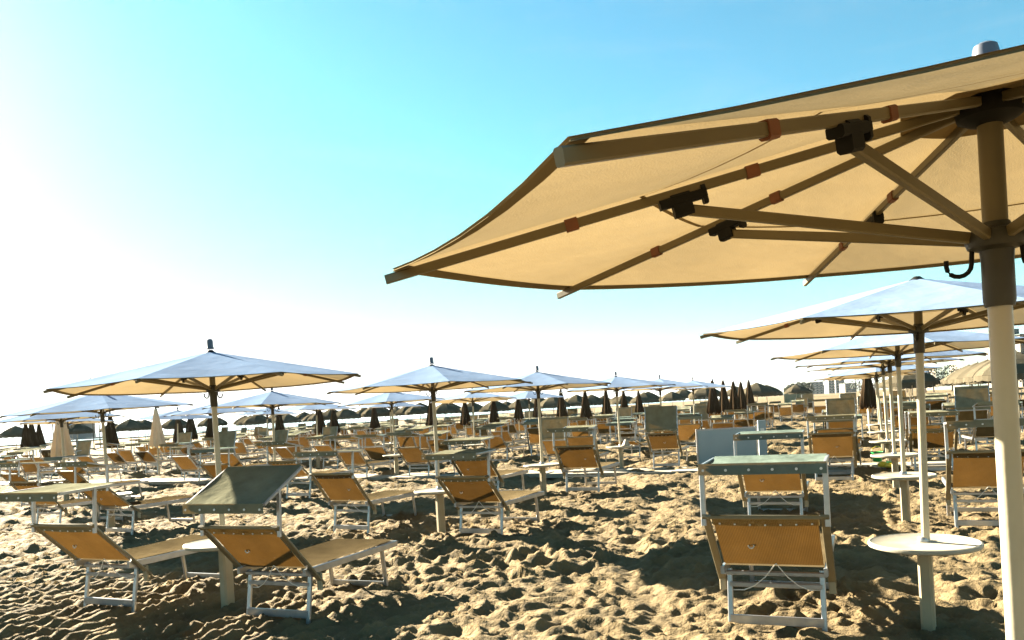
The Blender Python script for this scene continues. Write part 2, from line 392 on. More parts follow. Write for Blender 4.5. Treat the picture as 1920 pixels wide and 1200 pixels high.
# closed umbrella
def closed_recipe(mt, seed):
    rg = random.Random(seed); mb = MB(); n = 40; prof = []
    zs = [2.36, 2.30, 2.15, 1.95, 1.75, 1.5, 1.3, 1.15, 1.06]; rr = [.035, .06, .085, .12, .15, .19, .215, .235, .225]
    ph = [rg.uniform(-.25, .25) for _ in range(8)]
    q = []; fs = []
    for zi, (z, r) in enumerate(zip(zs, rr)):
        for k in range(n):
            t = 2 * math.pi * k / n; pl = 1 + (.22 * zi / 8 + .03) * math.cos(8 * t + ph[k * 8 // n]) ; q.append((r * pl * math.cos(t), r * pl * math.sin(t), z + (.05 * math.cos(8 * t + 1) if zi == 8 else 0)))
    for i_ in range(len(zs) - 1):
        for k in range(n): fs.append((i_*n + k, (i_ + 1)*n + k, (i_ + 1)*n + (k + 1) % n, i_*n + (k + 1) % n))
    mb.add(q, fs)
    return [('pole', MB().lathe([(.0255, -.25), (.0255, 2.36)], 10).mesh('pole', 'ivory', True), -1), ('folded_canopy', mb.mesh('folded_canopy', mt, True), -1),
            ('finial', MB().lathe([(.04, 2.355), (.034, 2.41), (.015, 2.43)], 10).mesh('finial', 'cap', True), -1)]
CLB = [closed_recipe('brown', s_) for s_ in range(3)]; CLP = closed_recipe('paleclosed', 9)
# fringed dome umbrella
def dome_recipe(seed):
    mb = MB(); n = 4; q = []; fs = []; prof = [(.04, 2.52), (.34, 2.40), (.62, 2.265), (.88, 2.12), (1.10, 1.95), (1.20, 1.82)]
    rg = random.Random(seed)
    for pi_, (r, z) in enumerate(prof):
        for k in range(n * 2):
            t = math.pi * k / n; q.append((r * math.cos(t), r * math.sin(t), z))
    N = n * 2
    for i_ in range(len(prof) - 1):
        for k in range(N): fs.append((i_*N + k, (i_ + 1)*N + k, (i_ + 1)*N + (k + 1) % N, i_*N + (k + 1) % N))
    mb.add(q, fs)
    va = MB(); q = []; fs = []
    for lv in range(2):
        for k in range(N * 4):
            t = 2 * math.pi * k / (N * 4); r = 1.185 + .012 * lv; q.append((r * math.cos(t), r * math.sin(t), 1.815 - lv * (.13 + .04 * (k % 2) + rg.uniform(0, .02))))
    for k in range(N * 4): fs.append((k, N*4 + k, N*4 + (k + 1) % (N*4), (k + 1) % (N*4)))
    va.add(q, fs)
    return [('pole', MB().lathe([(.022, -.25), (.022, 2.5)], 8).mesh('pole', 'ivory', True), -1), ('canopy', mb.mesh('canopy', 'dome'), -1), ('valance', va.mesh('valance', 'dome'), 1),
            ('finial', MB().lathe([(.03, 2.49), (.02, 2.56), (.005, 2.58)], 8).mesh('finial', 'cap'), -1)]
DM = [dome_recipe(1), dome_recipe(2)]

# ------------------------------------------------------------------ lounger recipe
W2 = .335
def lounger_recipe(back, hood, hmat='hood', detail=2, seed=0):
    """back: backrest angle; hood: (reach along the back, arm height, panel tilt, pivot share) or None"""
    rec = []; rg = random.Random(seed)
    def add(n, mb, mt, par=-1, smooth=False):
        rec.append((n, mb.mesh(n, mt, smooth), par)); return len(rec) - 1
    ZS = .38; ba = R(back); cb, sb = math.cos(ba), math.sin(ba)
    B = lambda l, x=0, up=0: (x, -.02 - cb * l - sb * up * -1 * -1, ZS + .03 + sb * l + cb * up)
    # seat
    fr = MB()
    for x in (-W2, W2): fr.bar((x, -.06, ZS), (x, 1.36, ZS - .01), .028, .055)
    fr.bar((-W2, 1.36, ZS - .01), (W2, 1.36, ZS - .01), .028, .05); fr.bar((-W2, .04, ZS - .035), (W2, .04, ZS - .035), .03, .03)
    add('seat_frame', fr, 'alu')
    add('seat', MB().sheet(lambda u, v: (-W2 + .01 + u * (2 * W2 - .02), -.02 + v * 1.36, ZS + .030 - .030 * 4 * u * (1 - u) * (4 * v * (1 - v)) ** .5 + .002 * math.sin(9 * v)), 8, 12), 'mesh', smooth=True)
    # backrest
    bf = MB()
    for x in (-W2 - .03, W2 + .03):
        bf.bar(B(-.22, x), B(.565, x), .022, .05, (1, 0, 0))
    bf.bar(B(.55, -W2 - .03), B(.55, W2 + .03), .026, .026)
    bi = add('backrest_frame', bf, 'railtan')
    add('backrest', MB().sheet(lambda u, v: B(.04 + v * .505, -W2 + .012 + u * (2 * W2 - .024), -.02 - .035 * 4 * u * (1 - u) * (4 * v * (1 - v)) ** .6), 8, 10), 'mesh', smooth=True)
    if detail > 1:
        tp = MB().sheet(lambda u, v: B(.555 + .022 * math.sin(v * 4.4 - .6), -W2 + .004 + u * (2 * W2 - .008), .020 - .052 * v - .012 * 4 * u * (1 - u) * v), 8, 6)
        tp.sheet(lambda u, v: B(.548 - v * .05, -W2 + .004 + u * (2 * W2 - .008), -.032 - .014 * 4 * u * (1 - u)), 8, 2)
        add('head_hem', tp, 'hood', smooth=True)
        hi0 = len(rec) - 1
        for q in range(7):
            x = -W2 + .05 + q * (2 * W2 - .1) / 6; p = Vector(B(.525, x, -.038 - .018 * (1 - (x / W2) ** 2))); add('rivet', MB().box(p, (.012, .008, .012)), 'ring', hi0)
        p = Vector(B(.30, rg.uniform(-.2, .15), -.065)); add('tag_ring', MB().ring(p, .018, .005, 'y'), 'ring', smooth=True)
        cd = MB(); a = Vector(B(.06, .02, -.03)); e1 = Vector((-W2 + .05, .05, .22)); e2 = Vector((W2 - .05, .05, .24))
        for e in (e1, e2): cd.tube([a.lerp(e, t_) + Vector((0, 0, -.06 * 4 * t_ * (1 - t_))) for t_ in (0, .25, .5, .75, 1)], .0035, 5)
        add('cord', cd, 'ring', smooth=True)
    # legs
    LX = W2 - .03
    for x in (-LX, LX):
        add('leg', MB().bar((x, .06, ZS - .01), (x, -.01, -.08), .028, .036, (1, 0, 0)), 'alu')
        add('leg', MB().bar((x, 1.14, ZS - .02), (x, 1.20, -.08), .028, .036, (1, 0, 0)), 'alu')
        if detail > 1: add('side_stub', MB().bar((x * 1.19, .10, ZS - .03), (x * 1.19, .10, ZS - .17), .028, .045, (1, 0, 0)), 'ped')
    add('foot_bar', MB().bar((-LX, -.003, .03), (LX, -.003, .03), .02, .062), 'alu')
    add('foot_bar', MB().bar((-LX, 1.193, .012), (LX, 1.193, .012), .02, .05), 'alu')
    add('crossbar', MB().bar((-LX, .035, .265), (LX, .035, .265), .022, .032), 'alu')
    if hood:
        reach, armh, tilt, piv = hood; ta = R(tilt); ct, sn = math.cos(ta), math.sin(ta); HW = W2 + .045; D = .52
        p = Vector(B(reach)); top = Vector((0, p.y + .02, p.z + armh))
        Hh = lambda v, x=0, up=0: (x, top.y + (v - piv) * D * ct - up * sn, top.z + (v - piv) * D * sn + up * ct)
        for x in (-HW, HW):
            add('hood_arm', MB().bar((x, p.y, p.z - .05), (x, top.y, top.z), .024, .034, (1, 0, 0)), 'alu')
        hf = MB()
        for x in (-HW, HW): hf.bar(Hh(0, x, -.006), Hh(1, x, -.006), .018, .024)
        hf.bar(Hh(0, -HW, -.006), Hh(0, HW, -.006), .024, .02); hf.bar(Hh(1, -HW, -.006), Hh(1, HW, -.006), .024, .02)
        hi = add('hood_frame', hf, 'alu')
        wv = rg.uniform(0, 6); wa = rg.uniform(.004, .012)
        hd = MB().sheet(lambda u, v: Hh(-.03 + v * 1.06, -HW + .006 + u * (2 * HW - .012), .012 - .016 * 4 * v * (1 - v) + wa * math.sin(14 * u + wv + 3 * v) * v * (1 - v) * 3), 14, 8)
        hd.sheet(lambda u, v: (-HW - .012 + u * (2 * HW + .024), Hh(-.035)[1] - .008, Hh(-.035)[2] + .014 - .075 * v), 8, 2)
        hc = add('hood', hd, hmat, smooth=True)
        if detail > 1:
            for q in range(6):
                x = -HW + .02 + q * (2 * HW - .04) / 5; rv = MB().lathe([(.009, 0), (.009, .005)], 8)
                rv.v = [(x + a, Hh(-.035)[1] - .010 - c2, Hh(-.035)[2] - .030 + b2) for a, b2, c2 in rv.v]; add('rivet', rv, 'ring', hc)
    return rec
LV = {
    'flat': lounger_recipe(43, (.53, .33, 2, .62), 'hood', 2, 1),
    'flat2': lounger_recipe(50, (.53, .33, -3, .60), 'hood', 2, 2),
    'blueflat': lounger_recipe(45, (.54, .345, 1, .06), 'hoodblue', 2, 3),
    'raised': lounger_recipe(45, (.52, .31, 27, .38), 'hood', 2, 4),
    'up': lounger_recipe(46, (.54, .28, 78, .30), 'hood', 2, 5),
    'steep': lounger_recipe(55, (.53, .28, -8, .6), 'hood', 2, 6),
    'dip': lounger_recipe(39, (.53, .34, -12, .6), 'hood', 2, 7),
    'bare': lounger_recipe(45, None, 'hood', 2, 8),
}
LF = {
    'flat': lounger_recipe(43, (.53, .33, 4, .65), 'hood', 0, 1),
    'dip': lounger_recipe(48, (.53, .33, -12, .65), 'hood', 0, 2),
    'blue': lounger_recipe(43, (.53, .34, 0, .5), 'hoodblue', 0, 3),
    'steep': lounger_recipe(60, (.53, .26, 5, .6), 'hood', 0, 4),
    'low': lounger_recipe(14, (.53, .55, 2, .7), 'hoodblue', 0, 5),
}
def far_lounger_recipe(back, hood, hmat, seed):
    """few-part lounger for the far field"""
    full = lounger_recipe(back, hood, hmat, 0, seed); keep = {}; order = []
    for n, me_, par in full:
        g = {'seat': 'seat', 'backrest': 'backrest', 'hood': 'hood'}.get(n, 'frame')
        if g not in keep: keep[g] = (MB(), me_.materials[0]); order.append(g)
        keep[g][0].add([v.co[:] for v in me_.vertices], [tuple(p.vertices) for p in me_.polygons])
    rec = []
    for g in order:
        key = [k for k, v in MT.items() if v == keep[g][1]][0]; rec.append((g, keep[g][0].mesh(g, key), -1))
    return rec
LX_ = [far_lounger_recipe(45, (.53, .33, 4, .65), 'hood', 1), far_lounger_recipe(48, (.53, .33, -10, .7), 'hood', 2), far_lounger_recipe(46, (.53, .26, 75, .3), 'hood', 3),
       far_lounger_recipe(14, (.53, .5, 2, .7), 'hoodblue', 4), far_lounger_recipe(66, (.53, .25, 8, .6), 'hood', 5)]

# ------------------------------------------------------------------ near umbrellas
GU = 'open cream parasols standing in rows on the sand'
GT = 'round white tables on the parasol poles'
GL = 'mesh sun loungers set in pairs by the parasols'
def put_umbrella(p, ph, rec, label, tilt=None, table=None, dz=0, sc=1):
    e = spawn(rec, 'parasol', label, 'parasol', Vector((p.x, p.y, dz)), ph, GU, tilt=tilt); e.scale = (sc, sc, 1)
    if table: spawn(tb, 'beach_table', table, 'table', Vector((p.x, p.y, gz(p) * .3)), ph + .3, GT)
A2, A3, A4 = gnd(1742, 1185), gnd(1700, 990), gnd(1681, 924)
B1, B2, B3 = gnd(428, 1143), gnd(828, 1000), gnd(1020, 932)
near = [
 (Vector((1.14, 1.85, 0)), 41.5, 2, 'huge nearest cream parasol filling the upper right, seen from below with orange strapped ribs', None),
 (A2, 39, 3, 'second nearest parasol in the right row, white canopy just below the huge nearest one', 'largest round white table, around the pole behind the near right lounger'),
 (A3, 33, 1, 'third parasol back in the right row, under the second one', 'second round white table in the right row, just behind the largest table'),
 (A4, 38, 0, 'fourth parasol back in the right row, with toys at its table before the path', 'third white table in the right row, with coloured toys beside it'),
 (gnd(1668, 883), 20, 1, 'fifth parasol back in the right row, at the near edge of the pale path', 'fourth white table in the right row, a thin white disc just before the path'),
 (B1, 42.5, 1, 'large blue topped parasol at left front, behind the lounger with the raised olive hood', 'white table half hidden between the two front left loungers'),
 (B2, 14, 0, 'parasol at centre left with dark finial, next behind the large left front one', 'white table left of the centre lounger, its pale pedestal in full view'),
 (B3, 18.5, 1, 'parasol at the centre, third in the left row, last one before the pale path', 'white table left of the lounger with many white marks, before the path'),
]
done = []; rt = random.Random(2)
for p, ph, k, lab, tl in near:
    put_umbrella(p, R(ph), UM[k], lab, (R(rt.gauss(0, .6)), R(rt.gauss(0, .6))) if k != 2 else None, tl, {1: .05, 2: .07, 3: .07, 4: .10}.get(len(done), 0), .94 if len(done) == 5 else 1); done.append(p)
umb = [(near[i][0], 'x') for i in range(len(near))]
ORD = ['first', 'second', 'third', 'fourth', 'fifth', 'sixth', 'seventh', 'eighth', 'ninth', 'tenth', 'eleventh', 'twelfth', 'thirteenth']
ROWN = {'A': 'nearest right', 'B': 'second', 'C': 'third', 'D': 'fourth', 'E': 'fifth', 'F': 'sixth', 'G': 'seventh', 'Y': 'far right'}
mid = []                                     # (point, row, number in row, open/closed)
sA = A2.dot(ROWD); tA = .38
for k, s_ in enumerate((21.4, 25.4)): mid.append((st(s_, tA), 'A', 6 + k, 'o'))
for k, s_ in enumerate((28.4, 31.2, 34.2, 37.4, 41, 45)): mid.append((st(s_, tA - .25), 'A', 8 + k, 'c'))
for k, px in enumerate((1159, 1239, 1300)): mid.append((col(px, -5.5), 'B', 4 + k, 'o'))
for k, px in enumerate((1337, 1357, 1376, 1390, 1405)): mid.append((col(px, -5.5), 'B', 7 + k, 'c'))
for k, px in enumerate((199, 510, 738, 887, 992)): mid.append((col(px, -11.5), 'C', 1 + k, 'o'))
for k, px in enumerate((1053, 1098, 1137, 1170, 1198)): mid.append((col(px, -11.5), 'C', 6 + k, 'c'))
for k, px in enumerate((118, 405, 592, 730)): mid.append((col(px, -17.4), 'D', 1 + k, 'o'))
for k, px in enumerate((809, 872, 926, 972, 1007)): mid.append((col(px, -17.4), 'D', 5 + k, 'c'))
for k, px in enumerate((124, 330, 499)): mid.append((col(px, -23.2), 'E', 1 + k, 'o'))
for k, px in enumerate((600, 626, 702)): mid.append((col(px, -23.2), 'E', 4 + k, 'c'))
for k, px in enumerate((395, 524)): mid.append((col(px, -29), 'F', 3 + k, 'c'))
for k, px in enumerate((208, 335, 358)): mid.append((col(px, -29), 'F', k, 'c')) if False else mid.append((col(px, -27 - k), 'G', 1 + k, 'c'))
for k, px in enumerate((49, 60, 74)): mid.append((col(px, -34 - k * 2), 'H', 1 + k, 'c'))
ROWN['H'] = 'leftmost'
pale = [(col(115, -19.5), 'pale closed parasol at far left, half behind a parasol pole by the sea'), (col(294, -22), 'pale closed parasol left of the front blue parasol pole, beyond the loungers')]
for p, lab in pale: spawn(CLP, 'closed_parasol', lab, 'parasol', Vector((p.x, p.y, 0)), 0, 'pale closed parasols')
PH = {('C', 1): 31.3, ('C', 2): 8}
rg = random.Random(11)
for p, row, n, oc in mid:
    d = p.length
    if oc == 'o':
        lab = 'cream parasol open on a white pole, number %s in the %s row' % (ORD[n - 1], ROWN[row]) if False else 'open cream parasol, %s from the front in the %s row' % (ORD[n - 1], {'A': 'right hand', 'B': 'left front', 'C': 'third', 'D': 'fourth', 'E': 'farthest left'}[row])
        put_umbrella(p, R(PH.get((row, n), rg.uniform(0, 45))), UM[n % 2] if d < 24 else UMF, lab, (R(rg.gauss(0, 1)), R(rg.gauss(0, 1))),
                     ('round white table at the %s parasol of the %s row' % (ORD[n - 1], {'A': 'right hand', 'B': 'left front', 'C': 'third', 'D': 'fourth', 'E': 'farthest left'}[row])) if d < 34 else None)
    else:
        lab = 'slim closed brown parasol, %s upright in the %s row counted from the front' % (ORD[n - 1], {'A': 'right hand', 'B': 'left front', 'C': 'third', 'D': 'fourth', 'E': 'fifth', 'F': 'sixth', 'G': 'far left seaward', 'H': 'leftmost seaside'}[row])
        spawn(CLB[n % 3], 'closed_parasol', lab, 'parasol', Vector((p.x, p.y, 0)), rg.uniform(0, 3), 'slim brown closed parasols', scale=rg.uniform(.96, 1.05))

# ------------------------------------------------------------------ loungers by hand
def footz(p, rz):
    c, s2 = math.cos(rz), math.sin(rz); xs = [(a, b) for a in (-.3, -.15, 0, .15, .3) for b in (-.06, 0, .06)]
    h = sand_h(np.array([p.x + a * c - b * s2 for a, b in xs]), np.array([p.y + a * s2 + b * c for a, b in xs]))
    return float(np.mean(h) * .6 + np.max(h) * .4) + .012
def put_lounger(px, py, var, label, rot=0, s_=1.0, dz=0):
    p = gnd(px, py); spawn(LV[var], 'sun_lounger', label, 'sun lounger', Vector((p.x, p.y, footz(p, -TH + R(rot)) + dz)), -TH + R(rot), GL, s_)
hand = [
 (1458, 1193, 'blueflat', 'nearest right sun lounger with grey green hood over its orange mesh back', 0),
 (1455, 993, 'blueflat', 'orange backed lounger directly behind the nearest right one, seen under its hood', 1),
 (1855, 1004, 'flat2', 'lounger with olive hood partly hidden by the thick near pole on the right', -1),
 (522, 1168, 'raised', 'front left lounger with raised olive hood and long beige seat', 1),
 (206, 1153, 'flat', 'lounger at far left front with low flat olive hood, left of the white table', 0),
 (224, 1006, 'dip', 'lounger with hanging olive hood just behind the far left front one', -4),
 (90, 1000, 'flat2', 'lounger at the left edge, second row back, with pale grey hood', -3),
 (902, 1006, 'flat', 'centre lounger with striped sunlit hood, right of the full length table pedestal', -2),
 (659, 1000, 'flat2', 'lounger behind the raised hood one, flat hood glowing orange underneath', -4),
 (1093, 930, 'flat2', 'dark orange lounger with many white marks, in front of the pale path', 1),
 (905, 945, 'flat', 'lounger with green hood standing just behind the striped hood one', 0),
 (1250, 880, 'up', 'lounger with its olive hood standing upright, just beyond the pale path', 2),
 (1565, 906, 'steep', 'orange backed lounger beside the toys, at the left of the third right table', 0),
 (1752, 892, 'flat', 'dark backed lounger right of the toys and the third right table', 0),
 (560, 940, 'dip', 'small orange lounger left of the orange glowing hood, under the second left parasol row', -3),
]
used = []
for px, py, var, lab, rot in hand:
    put_lounger(px, py, var, lab, rot); used.append(gnd(px, py))
# the pairs by every other parasol
RN = {'A': 'right hand', 'B': 'left front', 'C': 'third', 'D': 'fourth', 'E': 'fifth', 'F': 'sixth', 'G': 'far left seaward', 'H': 'leftmost seaside', 'Y': 'row beyond the thick pole'}
spots = [(p, row, n, oc) for p, row, n, oc in mid]
for p, row, n in ((gnd(1668, 883), 'A', 5), (B3, 'B', 3)): spots.append((p, row, n, 'o'))
hk = list(LF); WT = [0, 0, 0, 1, 1, 1, 2, 3, 4, 4]
def near_used(q, lim=1.2):
    return any((q - Vector((u.x, u.y, 0))).length < lim for u in used)
def visible(q, m_=60):
    if q.y < 1: return False
    x = HX + F * q.x / q.y; return -m_ < x < 1920 + m_
for p, row, n, oc in spots:
    for side, tt in (('left', -.95), ('right', .95)):
        q = p + CRS * (tt + rg.uniform(-.12, .12)) + ROWD * (-.35 + rg.uniform(-.15, .15)); q.z = 0
        if near_used(q) or not visible(q, 120): continue
        used.append(q); d = q.length; k = rg.choice(hk) if d > 15 else rg.choice(['flat', 'dip', 'flat', 'steep'])
        lab = 'mesh lounger on the %s of the %s parasol in the %s row' % (side, ORD[n - 1], RN[row])
        k = 'flat' if k not in LF else k; rec = LF[k] if d < 24 else LX_[rg.choice(WT)]
        spawn(rec, 'sun_lounger', lab, 'sun lounger', Vector((q.x, q.y, gz(q) * .9 + .02)), -TH + R(rg.gauss(0, 4)), GL)
# more loungers in the same pattern, their parasols removed, filling the beach up to the next beach club
extra = 0
for row, t in (('B', -8.4), ('C', -14.4), ('D', -20.3), ('E', -23.2), ('F', -29), ('G', -35), ('X', 3.4), ('Y', 6.2), ('Z', 9.2), ('W', 12.5)):
    for s_ in np.arange(20.4, 50, 3.3):
        for tt in (-.95, .95):
            q = st(s_ + rg.uniform(-.3, .3), t + tt + rg.uniform(-.15, .15))
            if near_used(q, 1.25) or not visible(q, 10): continue
            if row in 'BCD' and (rg.random() < .1): continue
            used.append(q); extra += 1
            spawn(LX_[rg.choice(WT)], 'sun_lounger', 'small hooded lounger in the dense field between the path and the fringed parasols', 'sun lounger', Vector((q.x, q.y, gz(q) * .9 + .02)), -TH + R(rg.gauss(0, 5)), 'loungers in the dense field beyond the path')
nfar = sum(o.name.startswith('sun_lounger') for o in bpy.data.objects)
cand = [(s_, t) for s_ in np.arange(19.9, 47, 2.5) for t in np.arange(-36, 13, 1.75) if not -3.9 < t < -1.4 or s_ > 40]
rg.shuffle(cand); cand.sort(key=lambda c_: c_[0] > 32)
for s_, t in cand:
    if nfar >= 172: break
    q = st(s_ + rg.uniform(-.4, .4), t + rg.uniform(-.25, .25))
    if near_used(q, 1.15) or not visible(q, 10): continue
    used.append(q); nfar += 1
    spawn(LX_[rg.choice(WT)], 'sun_lounger', 'small hooded lounger in the dense field between the path and the fringed parasols', 'sun lounger', Vector((q.x, q.y, gz(q) * .9 + .02)), -TH + R(rg.gauss(0, 7)), 'loungers in the dense field beyond the path')
# left of the third row, in front of the path
for s_ in (9.2, 13.3, 17.0):
    for t in (-18.4, -16.4, -24.2, -22.3):
        q = st(s_, t)
        if near_used(q, 1.3) or not visible(q, 40): continue
        used.append(q)
        spawn(LF[rg.choice(['flat', 'dip', 'steep'])], 'sun_lounger', 'hooded lounger on the seaward side of the path at the left edge, by no parasol', 'sun lounger', Vector((q.x, q.y, gz(q) * .9 + .02)), -TH + R(rg.gauss(0, 4)), 'loungers at the left edge')

# ------------------------------------------------------------------ the next beach club: fringed domes
nd_ = 0
for s_ in np.arange(52, 92, 4.4):
    for t in np.arange(-68, 40, 4.4):
        if -4.2 < t < 1.5: continue
        q = st(s_ + rg.uniform(-.3, .3), t + rg.uniform(-.3, .3))
        if not visible(q, 0): continue
        if rg.random() < .22 or (s_ > 62 and rg.random() < .55): continue
        nd_ += 1
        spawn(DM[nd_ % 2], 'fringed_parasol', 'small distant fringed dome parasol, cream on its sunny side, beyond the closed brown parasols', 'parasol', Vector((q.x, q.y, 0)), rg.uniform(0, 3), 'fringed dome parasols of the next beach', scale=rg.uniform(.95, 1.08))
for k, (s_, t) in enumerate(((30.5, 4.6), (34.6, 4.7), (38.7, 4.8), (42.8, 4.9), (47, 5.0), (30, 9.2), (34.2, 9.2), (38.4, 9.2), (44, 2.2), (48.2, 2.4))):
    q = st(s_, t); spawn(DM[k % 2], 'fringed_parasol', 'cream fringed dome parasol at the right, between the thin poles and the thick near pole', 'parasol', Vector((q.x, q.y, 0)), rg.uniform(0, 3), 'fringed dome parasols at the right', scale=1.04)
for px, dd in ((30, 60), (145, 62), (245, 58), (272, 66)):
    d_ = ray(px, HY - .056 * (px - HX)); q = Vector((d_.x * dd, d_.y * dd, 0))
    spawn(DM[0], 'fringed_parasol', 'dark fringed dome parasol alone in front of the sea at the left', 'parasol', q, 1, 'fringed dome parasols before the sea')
nl_ = 0
for s_ in (50.6, 53.2, 56.4, 60.2, 64):
    for t in np.arange(-50, 22, 2.0):
        q = st(s_ + rg.uniform(-.6, .6), t + rg.uniform(-.4, .4))
        if not visible(q, 0) or nl_ > 112: continue
        nl_ += 1
        spawn(LX_[rg.choice([4, 4, 1, 2])], 'sun_lounger', 'tiny distant lounger under the fringed dome parasols', 'sun lounger', Vector((q.x, q.y, gz(q) * .9 + .02)), -TH + R(rg.gauss(0, 8)), 'loungers under the fringed parasols')
print('nfar', nfar, 'loungers', sum(o.name.startswith('sun_lounger') for o in bpy.data.objects), 'extra', extra, 'domes', nd_, 'far loungers', nl_, 'mid', len(mid))

# ------------------------------------------------------------------ odds and ends on the sand
def at(px, dist, z=0):
    d_ = ray(px, HY - .056 * (px - HX)); k = dist / d_.y; return Vector((d_.x * k, dist, z))
p = gnd(1365, 872)
rec = [('panel', MB().box((0, 0, .47), (1.42, .045, .80)).mesh('panel', 'panel'), -1), ('frame', MB().bar((-.735, 0, -.2), (-.735, 0, .92), .04, .05, (0, 1, 0)).bar((.735, 0, -.2), (.735, 0, .92), .04, .05, (0, 1, 0)).bar((-.735, 0, .89), (.735, 0, .89), .04, .035).mesh('frame', 'alu'), -1)]
spawn(rec, 'windbreak', 'pale blue rectangular panel standing on the sand behind the near right hood', 'windbreak', p, .05)
p = gnd(1432, 868)
rec = [('board', MB().box((0, 0, .40), (.19, .07, 1.30)).mesh('board', 'panel'), -1), ('number_plate', MB().box((.0, -.04, .80), (.09, .012, .11)).mesh('number_plate', 'ring'), -1)]
spawn(rec, 'marker_post', 'pale blue upright plank post at the right of the pale panel', 'post', p, -.1)
# toys by the third right table
p = gnd(1646, 880)
spawn([('pail', MB().lathe([(.085, .0), (.115, .20), (.122, .205), (.108, .19)], 16).mesh('pail', 'toyg', True), -1), ('handle', MB().ring((0, 0, .20), .115, .006, 'y', 10, 6, .2, math.pi - .2).mesh('handle', 'toyy', True), -1)],
      'toy_bucket', 'green toy bucket beside the third right table', 'toy', sit(p, .16), scale=1.0)
spawn([('body', MB().lathe([(.02, .0), (.10, .03), (.11, .09), (.06, .13), (.01, .14)], 14).mesh('body', 'toyy', True), -1), ('wheel', MB().lathe([(.05, -.02), (.05, .02)], 12, (.12, 0)).mesh('wheel', 'toyr', True), -1)],
      'toy_mould', 'yellow and red beach toy on the sand by the green bucket', 'toy', sit(gnd(1656, 886), .08), scale=.9)
spawn([('float', MB().lathe([(.02, 0), (.15, .02), (.18, .06), (.12, .12), (.02, .14)], 16).mesh('float', 'toyy', True), -1), ('strap', MB().box((0, 0, .145), (.2, .04, .02)).mesh('strap', 'toyg'), -1)],
      'inflatable', 'lime yellow inflatable lying under the third right table', 'toy', sit(gnd(1672, 886), .04), scale=.8)
# towel on a table
bq = col(1159, -5.5)
tw = MB().sheet(lambda u, v: ((u - .5) * .30, (v - .5) * .28, .615 + .16 * math.exp(-((u - .5) ** 2 + (v - .45) ** 2) * 14) + .02 * math.sin(9 * u + 7 * v)), 12, 12)
single('towel', tw, 'table', 'crumpled white towel heaped on the table beyond the path', 'towel', Vector((bq.x + .12, bq.y - .12, 0)), smooth=True)
p = gnd(1392, 852)
spawn([('shell', MB().sheet(lambda u, v: ((u - .5) * .5, (v - .5) * .3, .06 + .12 * math.sin(math.pi * u) * math.sin(math.pi * (.15 + .7 * v))), 10, 8).mesh('shell', 'orange', True), -1), ('rim', MB().bar((-.25, -.15, .07), (.25, -.15, .07), .02, .03).mesh('rim', 'ring'), -1)],
      'paddle_board', 'orange and white rounded board lying behind the second right hood', 'board', p + Vector((0, 0, .42)))

# ------------------------------------------------------------------ lifeguard hut at the sea
q = at(148, 90); zf = 1.2
hut = [('cabin', MB().box((0, 0, zf + 1.15), (2.6, 2.2, 2.3)).mesh('cabin', 'white'), -1), ('roof', MB().box((0, 0, zf + 2.42), (3.9, 2.9, .16)).mesh('roof', 'dark'), -1),
       ('sign_panel', MB().box((.75, -1.13, zf + 1.4), (1.5, .06, 1.3)).mesh('sign_panel', 'bluepanel'), -1), ('deck', MB().box((0, -.3, zf - .1), (4.2, 3.4, .18)).mesh('deck', 'white'), -1)]
for x in (-1.8, 1.8):
    for y in (-1.8, 1.2): hut.append(('post', MB().bar((x, y, -.4), (x, y, zf + 2.34), .10, .10).mesh('post', 'white'), -1))
spawn(hut, 'lifeguard_hut', 'white raised hut with blue panel standing by the sea at far left', 'hut', q, -.4)
q = at(175, 84); single('flagpole', MB().lathe([(.05, -.3), (.04, 7.5), (.01, 7.6)], 8), 'dark', 'thin dark pole standing beside the white hut at the sea', 'pole', q)

# ------------------------------------------------------------------ far town
def block(px, dist, w_, dep, h_, mt, label, floors, bays, rz=0, pent=False):
    q = at(px, dist); rec = [('wall', MB().box((0, 0, h_ / 2), (w_, dep, h_)).mesh('wall', mt), -1)]
    fl = h_ / floors
    for f_ in range(floors):
        for b2 in range(bays):
            x = -w_ / 2 + (b2 + .5) * w_ / bays; z = f_ * fl + fl * .55
            rec.append(('window', MB().box((x, -dep / 2 - .02, z), (w_ / bays * .45, .12, fl * .5)).mesh('window', 'glassd'), -1))
        if f_:
            rec.append(('balcony', MB().box((0, -dep / 2 - .65, f_ * fl + .05), (w_ * .92, 1.2, .18)).box((0, -dep / 2 - 1.22, f_ * fl + .6), (w_ * .92, .06, .85)).mesh('balcony', 'hullg' if mt != 'hullg' else 'white'), -1))
    rec.append(('roof', MB().box((0, 0, h_ + .12), (w_ + .8, dep + .8, .25)).mesh('roof', 'hullg'), -1))
    if pent: rec.append(('penthouse', MB().box((w_ * .1, 0, h_ + 1.5), (w_ * .5, dep * .6, 2.5)).mesh('penthouse', mt), -1))
    spawn(rec, 'apartment_building', label, 'building', q, rz)
block(1775, 330, 16, 12, 12.5, 'hull', 'beige apartment block farthest left of the row behind the fringed parasols', 4, 4, .25)
block(1806, 300, 13, 12, 14.5, 'hullg', 'green grey apartment block between two paler ones above the cream parasols', 5, 3, .25, True)
block(1836, 280, 13, 12, 13.5, 'hull', 'beige balconied apartment block left of the thick near pole', 5, 4, .25)
block(1870, 240, 15, 12, 14.5, 'hullg', 'tall green grey apartment block right behind the thick near pole', 5, 4, .25, True)
block(1925, 230, 16, 12, 14.5, 'hull', 'pale apartment block at the right edge of the picture', 5, 4, .25)
block(1528, 800, 12, 14, 12, 'white', 'white distant tower left of the thin white ones under the blue hill', 5, 3)
block(1543, 850, 12, 14, 9, 'white', 'low white distant block between the white towers', 4, 3)
block(1556, 760, 6, 10, 18, 'white', 'slim white distant tower, tallest of the far town', 7, 2)
